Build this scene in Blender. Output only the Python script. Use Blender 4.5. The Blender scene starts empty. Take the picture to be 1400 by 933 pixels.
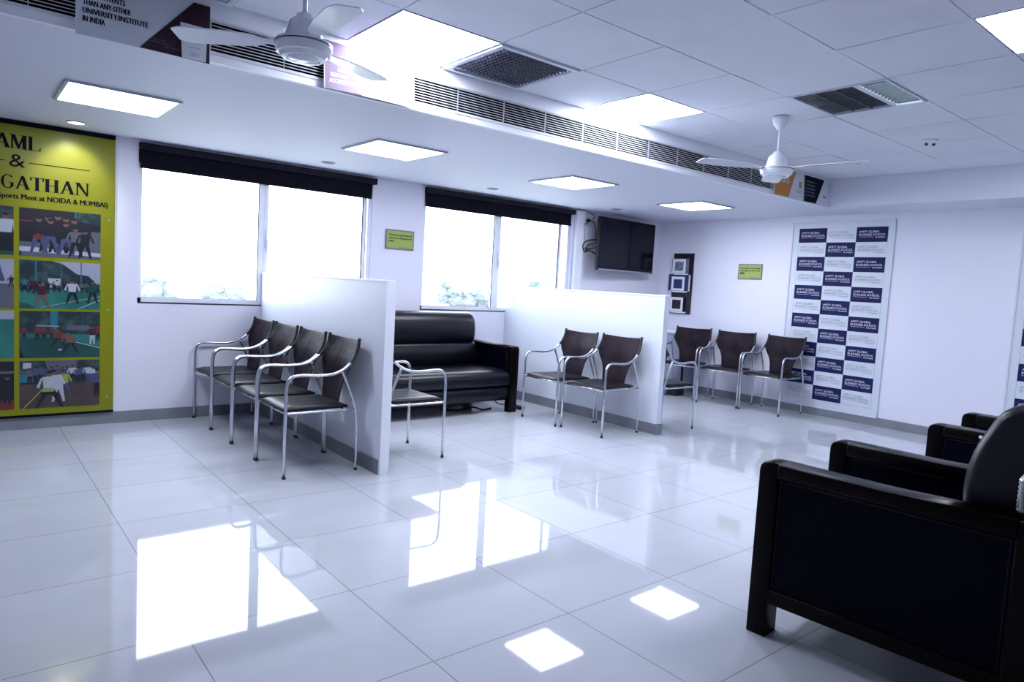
import bpy, bmesh, math, random
from mathutils import Vector, Matrix
random.seed(7)
PI = math.pi
S = bpy.context.scene
C = S.collection

# ------------------------------------------------------------------ camera, world, exposure
CAM_Z = 1.298
cam = bpy.data.cameras.new('camera'); cam_o = bpy.data.objects.new('camera', cam); C.objects.link(cam_o)
cR = Vector((0.77572729, -0.62852833, 0.05656249)); cU = Vector((0.00775979, 0.09912315, 0.99504492)); cF = Vector((0.63102057, 0.77144458, -0.08176978))
m = Matrix((cR, cU, -cF)).transposed().to_4x4(); m.translation = Vector((0, 0, CAM_Z))
cam_o.matrix_world = m
cam.sensor_width = 36.0; cam.lens = 937.91 / 1400 * 36.0
cam.clip_start = 0.05; cam.clip_end = 300
S.camera = cam_o
S.view_settings.view_transform = 'Standard'; S.view_settings.look = 'None'
S.view_settings.exposure = 1.9; S.view_settings.gamma = 1.0; S.view_settings.use_curve_mapping = False
WORLD_STRENGTH = 2.7
PANEL_STRENGTH = 8.2
w = bpy.data.worlds.new('sky'); S.world = w; w.use_nodes = True
bg = w.node_tree.nodes['Background']; bg.inputs[0].default_value = (0.82, 0.88, 1.0, 1); bg.inputs[1].default_value = WORLD_STRENGTH
S.cycles.max_bounces = 8; S.cycles.diffuse_bounces = 5; S.cycles.glossy_bounces = 4; S.cycles.transparent_max_bounces = 8
S.cycles.caustics_reflective = False; S.cycles.caustics_refractive = False
S.cycles.use_denoising = True
S.cycles.sample_clamp_indirect = 6.0

# ------------------------------------------------------------------ room dimensions
WY = 6.264      # window wall
FX = 7.75       # far wall
SZ = 2.283      # lower plaster ceiling
GZ = 2.566      # tile ceiling
BY = 3.587      # bulkhead face
GX, GY = 2.2609, 2.3871   # tile grid origin
BX = 7.061      # end of tile ceiling
LX, NY = -2.6, -3.2

# ------------------------------------------------------------------ materials
def mat(name, col, rough=0.5, metal=0.0, spec=0.5, coat=0.0, bump=None, noise=None, coat_rough=0.05, emit=None, sheen=0):
    mt = bpy.data.materials.new(name); mt.use_nodes = True
    nt = mt.node_tree; b = nt.nodes['Principled BSDF']
    b.inputs['Base Color'].default_value = (*col, 1); b.inputs['Roughness'].default_value = rough
    b.inputs['Metallic'].default_value = metal; b.inputs['Specular IOR Level'].default_value = spec
    b.inputs['Coat Weight'].default_value = coat; b.inputs['Coat Roughness'].default_value = coat_rough
    if emit:
        b.inputs['Emission Color'].default_value = (*emit[0], 1); b.inputs['Emission Strength'].default_value = emit[1]
    if bump or noise:
        tc = nt.nodes.new('ShaderNodeTexCoord')
    if noise:   # (scale, colour2, lo, hi)
        n = nt.nodes.new('ShaderNodeTexNoise'); n.inputs['Scale'].default_value = noise[0]; n.inputs['Detail'].default_value = 5
        nt.links.new(tc.outputs['Object'], n.inputs['Vector'])
        r = nt.nodes.new('ShaderNodeMapRange'); r.inputs['From Min'].default_value = noise[2]; r.inputs['From Max'].default_value = noise[3]
        nt.links.new(n.outputs['Fac'], r.inputs['Value'])
        mx = nt.nodes.new('ShaderNodeMix'); mx.data_type = 'RGBA'
        mx.inputs['A'].default_value = (*col, 1); mx.inputs['B'].default_value = (*noise[1], 1)
        nt.links.new(r.outputs['Result'], mx.inputs['Factor']); nt.links.new(mx.outputs['Result'], b.inputs['Base Color'])
    if bump:    # (scale, strength, distance)
        n = nt.nodes.new('ShaderNodeTexNoise'); n.inputs['Scale'].default_value = bump[0]; n.inputs['Detail'].default_value = 3
        nt.links.new(tc.outputs['Object'], n.inputs['Vector'])
        bp = nt.nodes.new('ShaderNodeBump'); bp.inputs['Strength'].default_value = bump[1]; bp.inputs['Distance'].default_value = bump[2]
        nt.links.new(n.outputs['Fac'], bp.inputs['Height']); nt.links.new(bp.outputs['Normal'], b.inputs['Normal'])
    return mt

M = {}
M['wall'] = mat('wall_paint', (0.74, 0.735, 0.83), 0.45, bump=(60, 0.05, 0.002), noise=(0.8, (0.70, 0.71, 0.82), 0.4, 0.7))
M['soffit'] = mat('soffit_paint', (0.66, 0.68, 0.78), 0.6)
M['tile_ceil'] = mat('ceiling_tile', (0.70, 0.72, 0.79), 0.8, noise=(2.2, (0.64, 0.66, 0.74), 0.5, 0.75), bump=(25, 0.08, 0.002))
M['tbar'] = mat('ceiling_bar_white', (0.60, 0.62, 0.68), 0.5)
M['black'] = mat('black_void', (0.006, 0.006, 0.009), 0.9, spec=0.1)
M['skirt'] = mat('skirting_stone', (0.21, 0.225, 0.255), 0.35, noise=(3, (0.16, 0.175, 0.205), 0.4, 0.7))
M['white'] = mat('white_paint', (0.78, 0.80, 0.86), 0.4)
M['upvc'] = mat('white_window_frame', (0.74, 0.76, 0.84), 0.3)
M['gasket'] = mat('gasket', (0.02, 0.02, 0.04), 0.6)
M['blind'] = mat('blind_fabric', (0.003, 0.003, 0.009), 0.8, spec=.15)
M['blind2'] = mat('blind_cassette', (0.007, 0.006, 0.014), 0.6, spec=.2)
M['chrome'] = mat('brushed_chrome', (0.60, 0.62, 0.68), 0.22, metal=1.0)
M['foot'] = mat('rubber_foot', (0.01, 0.01, 0.012), 0.7)
M['sling'] = mat('chair_fabric', (0.007, 0.0036, 0.0070), 0.5, spec=0.10, bump=(9, 0.5, 0.02), noise=(6, (0.018, 0.010, 0.018), 0.4, 0.65))
M['sleeve'] = mat('chair_sleeve', (0.012, 0.01, 0.014), 0.6)
M['seatpad'] = mat('chair_seat_vinyl', (0.006, 0.0035, 0.007), 0.36, spec=0.26, bump=(12, 0.1, 0.004))
M['leather'] = mat('navy_black_leather', (0.001, 0.0013, 0.0055), 0.32, spec=0.34, bump=(220, 0.12, 0.001))
M['leather_in'] = mat('navy_leather_inset', (0.0004, 0.0005, 0.006), 0.45, spec=0.06, bump=(220, 0.1, 0.001))
M['piping'] = mat('leather_piping', (0.001, 0.0012, 0.010), 0.4, spec=.2)
M['wood'] = mat('dark_lacquered_wood', (0.0015, 0.0006, 0.0008), 0.32, spec=0.10, noise=(14, (0.003, 0.0013, 0.0016), 0.45, 0.7))
M['part'] = mat('partition_paint', (0.66, 0.685, 0.78), 0.4, noise=(1.6, (0.63, 0.66, 0.765), 0.45, 0.75))
M['fan'] = mat('fan_white', (0.70, 0.73, 0.80), 0.25, coat=0.4)
M['fan_dark'] = mat('fan_dark_band', (0.02, 0.02, 0.025), 0.4)
M['poster'] = mat('poster_yellow', (0.205, 0.215, 0.004), 0.32, spec=.3)
M['ink'] = mat('poster_ink', (0.0015, 0.002, 0.010), 0.7, spec=.12)
M['navy'] = mat('navy_print', (0.007, 0.010, 0.078), 0.6, spec=.2)
M['palecell'] = mat('pale_print', (0.62, 0.66, 0.78), 0.5)
M['pw'] = mat('print_white', (0.70, 0.72, 0.85), 0.5)
M['pg'] = mat('print_grey', (0.20, 0.215, 0.29), 0.5)
M['board'] = mat('board_white', (0.60, 0.64, 0.72), 0.35)
M['maroon'] = mat('maroon_print', (0.022, 0.004, 0.016), 0.4)
M['mauve'] = mat('mauve_print', (0.18, 0.125, 0.205), 0.5, spec=.2)
M['orange'] = mat('orange_print', (0.50, 0.20, 0.012), 0.4)
M['lime'] = mat('lime_sign', (0.30, 0.38, 0.07), 0.4)
M['signframe'] = mat('sign_frame_grey', (0.14, 0.165, 0.18), 0.4)
M['tv'] = mat('tv_plastic', (0.002, 0.002, 0.005), 0.45, spec=.25)
M['screen'] = mat('tv_screen', (0.0006, 0.0008, 0.008), 0.10, spec=0.22)
M['silver'] = mat('silver_trim', (0.35, 0.36, 0.45), 0.3, metal=0.6)
M['cable'] = mat('cable_black', (0.01, 0.01, 0.015), 0.5)
M['rack'] = mat('rack_dark_wood', (0.014, 0.010, 0.018), 0.4)
M['blue'] = mat('brochure_blue', (0.025, 0.035, 0.13), 0.35)
M['desk'] = mat('desk_grey_blue', (0.34, 0.37, 0.47), 0.4)
M['bluebin'] = mat('blue_plastic', (0.03, 0.12, 0.35), 0.3)
M['diff'] = mat('lamp_diffuser', (0.8, 0.8, 0.8), 0.5, emit=((0.82, 0.87, 1.0), PANEL_STRENGTH))
M['lamp_off'] = mat('downlight_off', (0.10, 0.10, 0.12), 0.4)
M['lampframe'] = mat('lamp_frame_grey', (0.42, 0.44, 0.52), 0.4)
M['tube'] = mat('tube_glow', (0.7, 0.8, 0.85), 0.5, emit=((0.72, 0.93, 1.0), 0.75))
M['louvre'] = mat('louvre_bar', (0.12, 0.13, 0.15), 0.35, metal=0.5)
M['slat'] = mat('grille_slat', (0.62, 0.64, 0.70), 0.4)
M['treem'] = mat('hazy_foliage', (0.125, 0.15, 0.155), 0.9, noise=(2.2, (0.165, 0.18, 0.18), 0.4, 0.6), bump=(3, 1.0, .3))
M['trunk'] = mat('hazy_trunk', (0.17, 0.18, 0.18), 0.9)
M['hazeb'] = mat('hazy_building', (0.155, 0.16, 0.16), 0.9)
M['ground'] = mat('pale_ground', (0.36, 0.36, 0.34), 0.95)

# glass (real thin panes)
def glass_mat():
    mt = bpy.data.materials.new('window_glass'); mt.use_nodes = True; nt = mt.node_tree
    nt.nodes.remove(nt.nodes['Principled BSDF']); out = nt.nodes['Material Output']
    t = nt.nodes.new('ShaderNodeBsdfTransparent'); t.inputs[0].default_value = (0.95, 0.98, 0.98, 1)
    g = nt.nodes.new('ShaderNodeBsdfGlossy'); g.inputs['Roughness'].default_value = 0.02
    lw = nt.nodes.new('ShaderNodeLayerWeight'); lw.inputs[0].default_value = 0.5
    pw = nt.nodes.new('ShaderNodeMath'); pw.operation = 'POWER'; pw.inputs[1].default_value = 3.5; nt.links.new(lw.outputs['Facing'], pw.inputs[0])
    f = nt.nodes.new('ShaderNodeMath'); f.operation = 'MULTIPLY_ADD'; f.inputs[1].default_value = 0.6; f.inputs[2].default_value = 0.04; nt.links.new(pw.outputs[0], f.inputs[0])
    mx = nt.nodes.new('ShaderNodeMixShader')
    nt.links.new(f.outputs[0], mx.inputs[0]); nt.links.new(t.outputs[0], mx.inputs[1]); nt.links.new(g.outputs[0], mx.inputs[2])
    nt.links.new(mx.outputs[0], out.inputs['Surface']); return mt
M['glass'] = glass_mat()
def bottle_mat():
    mt = bpy.data.materials.new('clear_plastic'); mt.use_nodes = True; nt = mt.node_tree
    nt.nodes.remove(nt.nodes['Principled BSDF']); out = nt.nodes['Material Output']
    t = nt.nodes.new('ShaderNodeBsdfTransparent'); t.inputs[0].default_value = (0.85, 0.9, 0.95, 1)
    g = nt.nodes.new('ShaderNodeBsdfGlossy'); g.inputs['Roughness'].default_value = 0.08
    mx = nt.nodes.new('ShaderNodeMixShader')
    lw = nt.nodes.new('ShaderNodeLayerWeight'); lw.inputs[0].default_value = 0.6
    nt.links.new(lw.outputs['Facing'], mx.inputs[0]); nt.links.new(t.outputs[0], mx.inputs[1]); nt.links.new(g.outputs[0], mx.inputs[2])
    nt.links.new(mx.outputs[0], out.inputs['Surface']); return mt
M['pet'] = bottle_mat()

def floor_mat():
    mt = bpy.data.materials.new('polished_vitrified_tiles'); mt.use_nodes = True; nt = mt.node_tree; L = nt.links
    b = nt.nodes['Principled BSDF']
    tc = nt.nodes.new('ShaderNodeTexCoord')
    mp = nt.nodes.new('ShaderNodeMapping'); mp.inputs['Location'].default_value = (-1.264 + 0.635 * 20, -3.147 + 0.6385 * 20, 0)
    L.new(tc.outputs['Object'], mp.inputs['Vector'])
    br = nt.nodes.new('ShaderNodeTexBrick'); br.offset = 0; br.squash = 1
    br.inputs['Scale'].default_value = 1; br.inputs['Brick Width'].default_value = 0.635; br.inputs['Row Height'].default_value = 0.6385
    br.inputs['Mortar Size'].default_value = 0.0022; br.inputs['Mortar Smooth'].default_value = 0.3; br.inputs['Bias'].default_value = 0
    br.inputs['Color1'].default_value = (0.46, 0.48, 0.53, 1); br.inputs['Color2'].default_value = (0.485, 0.505, 0.555, 1); br.inputs['Mortar'].default_value = (0.20, 0.21, 0.25, 1)
    L.new(mp.outputs[0], br.inputs['Vector'])
    mp2 = nt.nodes.new('ShaderNodeMapping'); mp2.inputs['Scale'].default_value = (1.0, 2.5, 1); mp2.inputs['Rotation'].default_value = (0, 0, 0.2)
    L.new(tc.outputs['Object'], mp2.inputs['Vector'])
    n = nt.nodes.new('ShaderNodeTexNoise'); n.inputs['Scale'].default_value = 2.2; n.inputs['Detail'].default_value = 6
    L.new(mp2.outputs[0], n.inputs['Vector'])
    r = nt.nodes.new('ShaderNodeMapRange'); r.inputs['From Min'].default_value = 0.3; r.inputs['From Max'].default_value = 0.7
    r.inputs['To Min'].default_value = 0.97; r.inputs['To Max'].default_value = 1.03
    L.new(n.outputs['Fac'], r.inputs['Value'])
    mx = nt.nodes.new('ShaderNodeVectorMath'); mx.operation = 'SCALE'
    L.new(br.outputs['Color'], mx.inputs[0]); L.new(r.outputs[0], mx.inputs['Scale'])
    L.new(mx.outputs[0], b.inputs['Base Color'])
    b.inputs['Roughness'].default_value = 0.035; b.inputs['IOR'].default_value = 1.62
    n2 = nt.nodes.new('ShaderNodeTexNoise'); n2.inputs['Scale'].default_value = 1.3; L.new(tc.outputs['Object'], n2.inputs['Vector'])
    bp = nt.nodes.new('ShaderNodeBump'); bp.inputs['Strength'].default_value = 0.02; bp.inputs['Distance'].default_value = 0.02
    L.new(n2.outputs['Fac'], bp.inputs['Height']); L.new(bp.outputs['Normal'], b.inputs['Normal'])
    return mt
M['floor'] = floor_mat()

# ------------------------------------------------------------------ helpers
def bx(bm, x0, x1, y0, y1, z0, z1, mi=0):
    vs = [bm.verts.new((x, y, z)) for z in (z0, z1) for y in (y0, y1) for x in (x0, x1)]
    F = []
    for f in ((0, 2, 3, 1), (4, 5, 7, 6), (0, 1, 5, 4), (2, 6, 7, 3), (0, 4, 6, 2), (1, 3, 7, 5)):
        fc = bm.faces.new([vs[i] for i in f]); fc.material_index = mi; F.append(fc)
    return F
def quad(bm, pts, mi=0):
    f = bm.faces.new([bm.verts.new(p) for p in pts]); f.material_index = mi; return f
def tube(bm, pts, r, seg=10, mi=0, cap=True):
    pts = [Vector(p) for p in pts]; rings = []
    prev = None
    for i, p in enumerate(pts):
        if i == 0: t = pts[1] - p
        elif i == len(pts) - 1: t = p - pts[i - 1]
        else: t = (pts[i + 1] - p).normalized() + (p - pts[i - 1]).normalized()
        t.normalize()
        if prev is None:
            a = Vector((1, 0, 0)) if abs(t.x) < 0.8 else Vector((0, 1, 0))
        else: a = prev
        u = (a - t * a.dot(t)).normalized(); v = t.cross(u); prev = u
        rr = r[i] if isinstance(r, (list, tuple)) else r
        rings.append([bm.verts.new(p + u * rr * math.cos(2 * PI * k / seg) + v * rr * math.sin(2 * PI * k / seg)) for k in range(seg)])
    for a, b in zip(rings, rings[1:]):
        for k in range(seg):
            f = bm.faces.new((a[k], a[(k + 1) % seg], b[(k + 1) % seg], b[k])); f.material_index = mi; f.smooth = True
    if cap:
        bm.faces.new(rings[0][::-1]).material_index = mi; bm.faces.new(rings[-1]).material_index = mi
def smooth_path(pts, n=6):
    P = [Vector(p) for p in pts]; out = []
    for i in range(len(P) - 1):
        p0 = P[max(i - 1, 0)]; p1 = P[i]; p2 = P[i + 1]; p3 = P[min(i + 2, len(P) - 1)]
        for k in range(n):
            t = k / n
            out.append(0.5 * ((2 * p1) + (p2 - p0) * t + (2 * p0 - 5 * p1 + 4 * p2 - p3) * t * t + (3 * p1 - p0 - 3 * p2 + p3) * t ** 3))
    out.append(P[-1]); return out
def lathe(bm, prof, c=(0, 0, 0), seg=32, mi=0):
    c = Vector(c); rings = []
    for q_ in prof:
        if q_ is None: rings.append(None); continue
        r, z = q_
        rings.append([bm.verts.new(c + Vector((max(r, 1e-4) * math.cos(2 * PI * k / seg), max(r, 1e-4) * math.sin(2 * PI * k / seg), z))) for k in range(seg)])
    for a, b in zip(rings, rings[1:]):
        if a is None or b is None: continue
        for k in range(seg):
            f = bm.faces.new((a[k], b[k], b[(k + 1) % seg], a[(k + 1) % seg])); f.material_index = mi; f.smooth = True
    bm.faces.new(rings[0]).material_index = mi; bm.faces.new(rings[-1][::-1]).material_index = mi
def ext_x(bm, prof, x0, x1, r=0.0, seg=4, mi=0):
    """profile of (y,z) swept along x, end rims rounded by r"""
    a = [bm.verts.new((x0, y, z)) for y, z in prof]; b = [bm.verts.new((x1, y, z)) for y, z in prof]
    n = len(prof); F = []
    F.append(bm.faces.new(a)); F.append(bm.faces.new(b[::-1]))
    for k in range(n):
        F.append(bm.faces.new((a[k], b[k], b[(k + 1) % n], a[(k + 1) % n])))
    for f in F: f.material_index = mi; f.smooth = True
    if r > 0:
        ed = list(F[0].edges) + list(F[1].edges)
        res = bmesh.ops.bevel(bm, geom=ed, offset=r, segments=seg, affect='EDGES', profile=0.5, clamp_overlap=True)
        for f in res['faces']: f.smooth = True; f.material_index = mi
def cushion_x(bm, prof, x0, x1, r, mi=0):
    """closed (y,z) profile swept along x whose ends round off by r"""
    cy = (min(p[0] for p in prof) + max(p[0] for p in prof)) / 2; cz = (min(p[1] for p in prof) + max(p[1] for p in prof)) / 2
    hy = max(p[0] for p in prof) - cy; hz = max(p[1] for p in prof) - cz; n = len(prof)
    secs = [(x0 + r * (1 - math.cos(a)), r * (1 - math.sin(a))) for a in [PI / 2 * q / 8 for q in range(9)]]
    mid = [(x0 + (x1 - x0) * q / 6, 0) for q in range(1, 6)]
    secs = secs + [m_ for m_ in mid if x0 + r < m_[0] < x1 - r] + [(x1 + x0 - a, b_) for a, b_ in secs[::-1]]
    R_ = []
    for x, ins in secs:
        sy = max(.05, (hy - min(ins, hy * .7)) / hy); sz = (hz - ins) / hz
        R_.append([bm.verts.new((x, cy + (y - cy) * sy, cz + (z - cz) * sz)) for y, z in prof])
    for a, b_ in zip(R_, R_[1:]):
        for k in range(n):
            f = bm.faces.new((a[k], b_[k], b_[(k + 1) % n], a[(k + 1) % n])); f.smooth = True; f.material_index = mi
    for e in (R_[0], R_[-1][::-1]): bm.faces.new(e).smooth = True
def obj(name, bm, mats, parent=None, bevel=0, seg=2, smooth=False, loc=None, rotz=0):
    bmesh.ops.recalc_face_normals(bm, faces=bm.faces[:])
    me = bpy.data.meshes.new(name); bm.to_mesh(me); bm.free()
    if not isinstance(mats, (list, tuple)): mats = [mats]
    for q in mats: me.materials.append(M[q] if isinstance(q, str) else q)
    if smooth:
        for p in me.polygons: p.use_smooth = True
    o = bpy.data.objects.new(name, me); C.objects.link(o)
    if parent: o.parent = parent
    if loc: o.location = loc
    if rotz: o.rotation_euler = (0, 0, rotz)
    if bevel:
        md = o.modifiers.new('bevel', 'BEVEL'); md.width = bevel; md.segments = seg; md.limit_method = 'ANGLE'; md.angle_limit = math.radians(40)
    return o
def tag(o, label=None, cat=None, group=None, kind=None):
    if label: o['label'] = label
    if cat: o['category'] = cat
    if group: o['group'] = group
    if kind: o['kind'] = kind
    return o
def thing(name, label, cat, loc=(0, 0, 0), rotz=0, group=None):
    o = bpy.data.objects.new(name, None); C.objects.link(o); o.empty_display_size = 0.1
    o.location = loc; o.rotation_euler = (0, 0, rotz)
    return tag(o, label, cat, group)
def struct(name, bm, mats, **k):
    o = obj(name, bm, mats, **k); o['kind'] = 'structure'; return o
def dup(root, label, loc, rotz, group=None):
    r = root.copy(); C.objects.link(r); r.location = loc; r.rotation_euler = (0, 0, rotz); r['label'] = label
    if group: r['group'] = group
    for ch in list(root.children):
        c = ch.copy(); C.objects.link(c); c.parent = r
        for g in ch.children:
            d = g.copy(); C.objects.link(d); d.parent = c
    return r
NB = bmesh.new

# text -> list of polygons fitted to a box of the given width and height
_tc = {}
def text_polys(body):
    if body in _tc: return _tc[body]
    cu = bpy.data.curves.new('t', 'FONT'); cu.body = body; cu.size = 1; cu.resolution_u = 2
    o = bpy.data.objects.new('t', cu); C.objects.link(o)
    dg = bpy.context.evaluated_depsgraph_get(); dg.update()
    me = bpy.data.meshes.new_from_object(o.evaluated_get(dg))
    vs = [(v.co.x, v.co.y) for v in me.vertices]; fs = [tuple(p.vertices) for p in me.polygons]
    bpy.data.objects.remove(o); bpy.data.meshes.remove(me); bpy.data.curves.remove(cu)
    _tc[body] = (vs, fs); return vs, fs
def text(bm, body, P, x0, x1, z0, z1, mi=0, bold=0):
    """P maps (right, up, out) -> world. bold adds a shifted copy"""
    vs, fs = text_polys(body)
    ax = min(v[0] for v in vs); bxx = max(v[0] for v in vs); az = min(v[1] for v in vs); bz = max(v[1] for v in vs)
    for k in range(2 if bold else 1):
        nv = [bm.verts.new(P(x0 + bold * k + (x - ax) / (bxx - ax) * (x1 - x0 - bold), z0 + (z - az) / (bz - az) * (z1 - z0), 0.0004 * k)) for x, z in vs]
        for f in fs:
            try: bm.faces.new([nv[i] for i in f]).material_index = mi
            except ValueError: pass
def on_y(y, d=0.0012):      # a print on a surface facing -Y
    return lambda a, b, o=0.0: (a, y - d - o, b)
def on_x(x, d=0.0012):      # a print on a surface facing -X ; a is measured along -Y
    return lambda a, b, o=0.0: (x - d - o, -a, b)
def rect(bm, P, x0, x1, z0, z1, mi=0, o=0.0):
    quad(bm, [P(x0, z0, o), P(x1, z0, o), P(x1, z1, o), P(x0, z1, o)], mi)
def poly(bm, P, pts, mi=0, o=0.0):
    quad(bm, [P(a, b, o) for a, b in pts], mi)

# ------------------------------------------------------------------ room shell
b = NB(); bx(b, LX, FX + 0.2, NY, WY + 0.2, -0.1, 0); struct('floor', b, 'floor')

W1 = (1.16, 3.235); W2 = (3.835, 5.965); WZ0, WZ1 = 0.975, 2.265
b = NB()
T = 0.2
for x0, x1 in ((LX, W1[0]), (W1[1], W2[0]), (W2[1], FX + 0.2)): bx(b, x0, x1, WY, WY + T, 0, 2.78)
for x0, x1 in (W1, W2):
    bx(b, x0, x1, WY, WY + T, 0, WZ0); bx(b, x0, x1, WY, WY + T, WZ1, 2.78)
struct('wall_windows', b, 'wall')
b = NB(); bx(b, FX, FX + 0.2, NY, WY, 0, 2.78)
bx(b, FX - 0.035, FX, NY, 5.49, 0, SZ)
struct('wall_far', b, 'wall')
FXW = FX - 0.035     # visible face of the far wall
b = NB(); bx(b, LX - 0.2, LX, NY, WY + 0.2, 0, 2.78); struct('wall_left', b, 'wall')
b = NB(); bx(b, LX - 0.2, FX + 0.2, NY - 0.2, NY, 0, 2.78); struct('wall_near', b, 'wall')

# lower plaster ceiling, bulkhead
b = NB()
bx(b, LX, FX, BY + 0.03, WY, SZ, SZ + 0.05); bx(b, BX + 0.03, FX, NY, BY + 0.03, SZ, SZ + 0.05)
struct('ceiling', b, 'soffit')
GR0, GR1 = 2.326, 2.478
b = NB()
bx(b, LX, BX + 0.03, BY, BY + 0.03, SZ, GR0); bx(b, LX, BX + 0.03, BY, BY + 0.03, GR1, GZ + 0.05); bx(b, 6.0, BX + 0.03, BY, BY + 0.03, GR0, GR1)
struct('trim_1', b, 'white')
b = NB(); bx(b, BX, BX + 0.03, NY, BY, SZ, GZ + 0.05); struct('trim_2', b, 'soffit')

# tile ceiling
lights_t = [(2, 1), (-1, 1), (2, -3), (6, -3)]  # last panel is out of view, added to light the room
vents_t = [(0, 1), (-3, 1)]
louv_t = [(3, -1)]
skip = set(lights_t + vents_t + louv_t)
b = NB(); tb = NB()
for i in range(-9, 8):
    for j in range(-10, 2):
        x0, y0 = GX + .6 * i, GY + .6 * j
        if y0 < NY - .5: continue
        if (i, j) in skip: continue
        g = 0.004; z = GZ + 0.002
        dz = [random.uniform(-0.004, 0.003) for _ in range(4)] if random.random() < 0.4 else [0] * 4
        vs = [(x0 + g, y0 + g, z + dz[0]), (x0 + .6 - g, y0 + g, z + dz[1]), (x0 + .6 - g, y0 + .6 - g, z + dz[2]), (x0 + g, y0 + .6 - g, z + dz[3])]
        top = [(a, c, d + .012) for a, c, d in vs]
        A = [b.verts.new(v) for v in vs]; B = [b.verts.new(v) for v in top]
        b.faces.new(A[::-1]); b.faces.new(B)
        for k in range(4): b.faces.new((A[k], A[(k + 1) % 4], B[(k + 1) % 4], B[k]))
bx(b, LX, BX + 0.03, NY, BY + .03, GZ + 0.12, GZ + 0.16)
struct('ceiling_tiles', b, 'tile_ceil')
b = NB(); bx(b, LX - .2, FX + .2, NY - .2, WY + .2, 2.78, 2.88); struct('ceiling_light_seal', b, 'soffit')  # unseen slab added above both ceilings to keep sky light from leaking in
for i in range(-8, 9): bx(tb, GX + .6 * i - .011, GX + .6 * i + .011, NY, BY, GZ + 0.006, GZ + 0.012)
for j in range(-9, 3): bx(tb, LX, BX, GY + .6 * j - .011, GY + .6 * j + .011, GZ + 0.0065, GZ + 0.0125)
struct('trim_3', tb, 'tbar')

# skirting
b = NB(); bx(b, LX, FXW, WY - 0.010, WY, 0, 0.093); struct('baseboard_windows', b, 'skirt', bevel=0.002)
b = NB(); bx(b, FXW - 0.010, FXW, NY, 5.49, 0, 0.093); bx(b, FX - 0.010, FX, 5.49, WY - .01, 0, 0.093); struct('baseboard_far', b, 'skirt', bevel=0.002)

# ------------------------------------------------------------------ windows
def window(n, x0, x1, mid0, mid1, right_in):
    root = bpy.data.objects.new('window_%d' % n, None); C.objects.link(root); root['kind'] = 'structure'
    y0, y1 = WY + 0.012, WY + 0.062
    z0, z1 = WZ0, WZ1
    f = NB(); fw = 0.03
    bx(f, x0, x0 + fw, y0, y1, z0, z1); bx(f, x1 - 0.035, x1, y0, y1, z0, z1); bx(f, x0, x1, y0, y1, z0, z0 + 0.05); bx(f, x0, x1, y0, y1, z1 - .16, z1)
    obj('window_frame', f, 'upvc', root, bevel=0.003)
    s = NB()
    bx(s, mid0, mid0 + 0.045, y0 - 0.006, y0 + .03, z0 + .03, z1 - .1); bx(s, mid0 + .048, mid1, y0 + .004, y0 + .04, z0 + .05, z1 - .1)
    bx(s, right_in, right_in + .028, y0 + .006, y0 + .04, z0 + .05, z1 - .1)
    obj('window_stile', s, 'upvc', root, bevel=0.003)
    g = NB(); e = 0.006
    bx(g, mid0 - e, mid0, y0 + .002, y0 + .01, z0 + .05, z1 - .16); bx(g, x0 + fw, mid0, y0 + .004, y0 + .01, z0 + .048, z0 + .053)
    bx(g, right_in - .008, right_in, y0 + .01, y0 + .02, z0 + .05, z1 - .16); bx(g, right_in + .028, right_in + .04, y0 + .02, y0 + .03, z0 + .05, z1 - .16)
    bx(g, x0 + .012, x1 - .001, WY - .002, y0 + .01, z0, z0 + .012)
    obj('window_gasket', g, 'gasket', root)
    p = NB(); bx(p, x0 + fw, mid0, y0 + .028, y0 + .032, z0 + .05, z1 - .16); obj('pane', p, 'glass', root)
    p = NB(); bx(p, mid1, right_in, y0 + .034, y0 + .038, z0 + .05, z1 - .16); obj('pane', p, 'glass', root)
    h = NB(); bx(h, mid0 + .062, mid0 + .080, y0 - .012, y0 + .004, 1.50, 1.66); bx(h, mid0 + .064, mid0 + .078, y0 - .03, y0 - .012, 1.48, 1.58)
    obj('window_handle', h, 'upvc', root, bevel=0.003)
window(1, W1[0], W1[1], 2.129, 2.215, 3.150)
window(2, W2[0], W2[1], 4.786, 4.885, 5.800)
def blind(x0, x1, label):
    t = thing('roller_blind', label, 'blind', (0, 0, 0), group='rolled-up window blinds')
    c = NB(); bx(c, x0, x1 + .022, WY - .055, WY + .008, 2.205, 2.262); obj('cassette', c, 'blind2', t, bevel=.004)
    f = NB(); bx(f, x0 + .004, x1 - .022, WY - .022, WY - .014, 2.085, 2.205); obj('blind_fabric', f, 'blind', t)
    r = NB(); bx(r, x0 + .004, x1 - .022, WY - .028, WY - .008, 2.062, 2.088); obj('bottom_bar', r, 'blind', t, bevel=.003)
blind(1.165, 3.235, 'dark navy roller blind rolled up over the left window')
blind(3.84, 5.965, 'dark navy roller blind rolled up over the window behind the sofa')

# ------------------------------------------------------------------ ceiling fittings
def panel(name, x0, y0, s, z, label, group, surf, frame_w):
    t = thing(name, label, 'ceiling light', (x0 + s / 2, y0 + s / 2, z), group=group)
    h = s / 2; d = NB()
    if surf:
        f = NB(); o = h + frame_w; th = .014
        for a in ((-o, o, -o, -h), (-o, o, h, o), (-o, -h, -h, h), (h, o, -h, h)): bx(f, a[0], a[1], a[2], a[3], -th, 0)
        obj('frame', f, 'lampframe', t, bevel=.002)
        bx(d, -h, h, -h, h, -th + .003, -.001)
    else:
        f = NB(); o = h + frame_w
        for a in ((-o, o, -o, -h), (-o, o, h, o), (-o, -h, -h, h), (h, o, -h, h)): bx(f, a[0], a[1], a[2], a[3], -.001, .012)
        obj('frame', f, 'lampframe', t)
        bx(d, -h, h, -h, h, .001, .010)
    obj('diffuser', d, 'diff', t); return t
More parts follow.
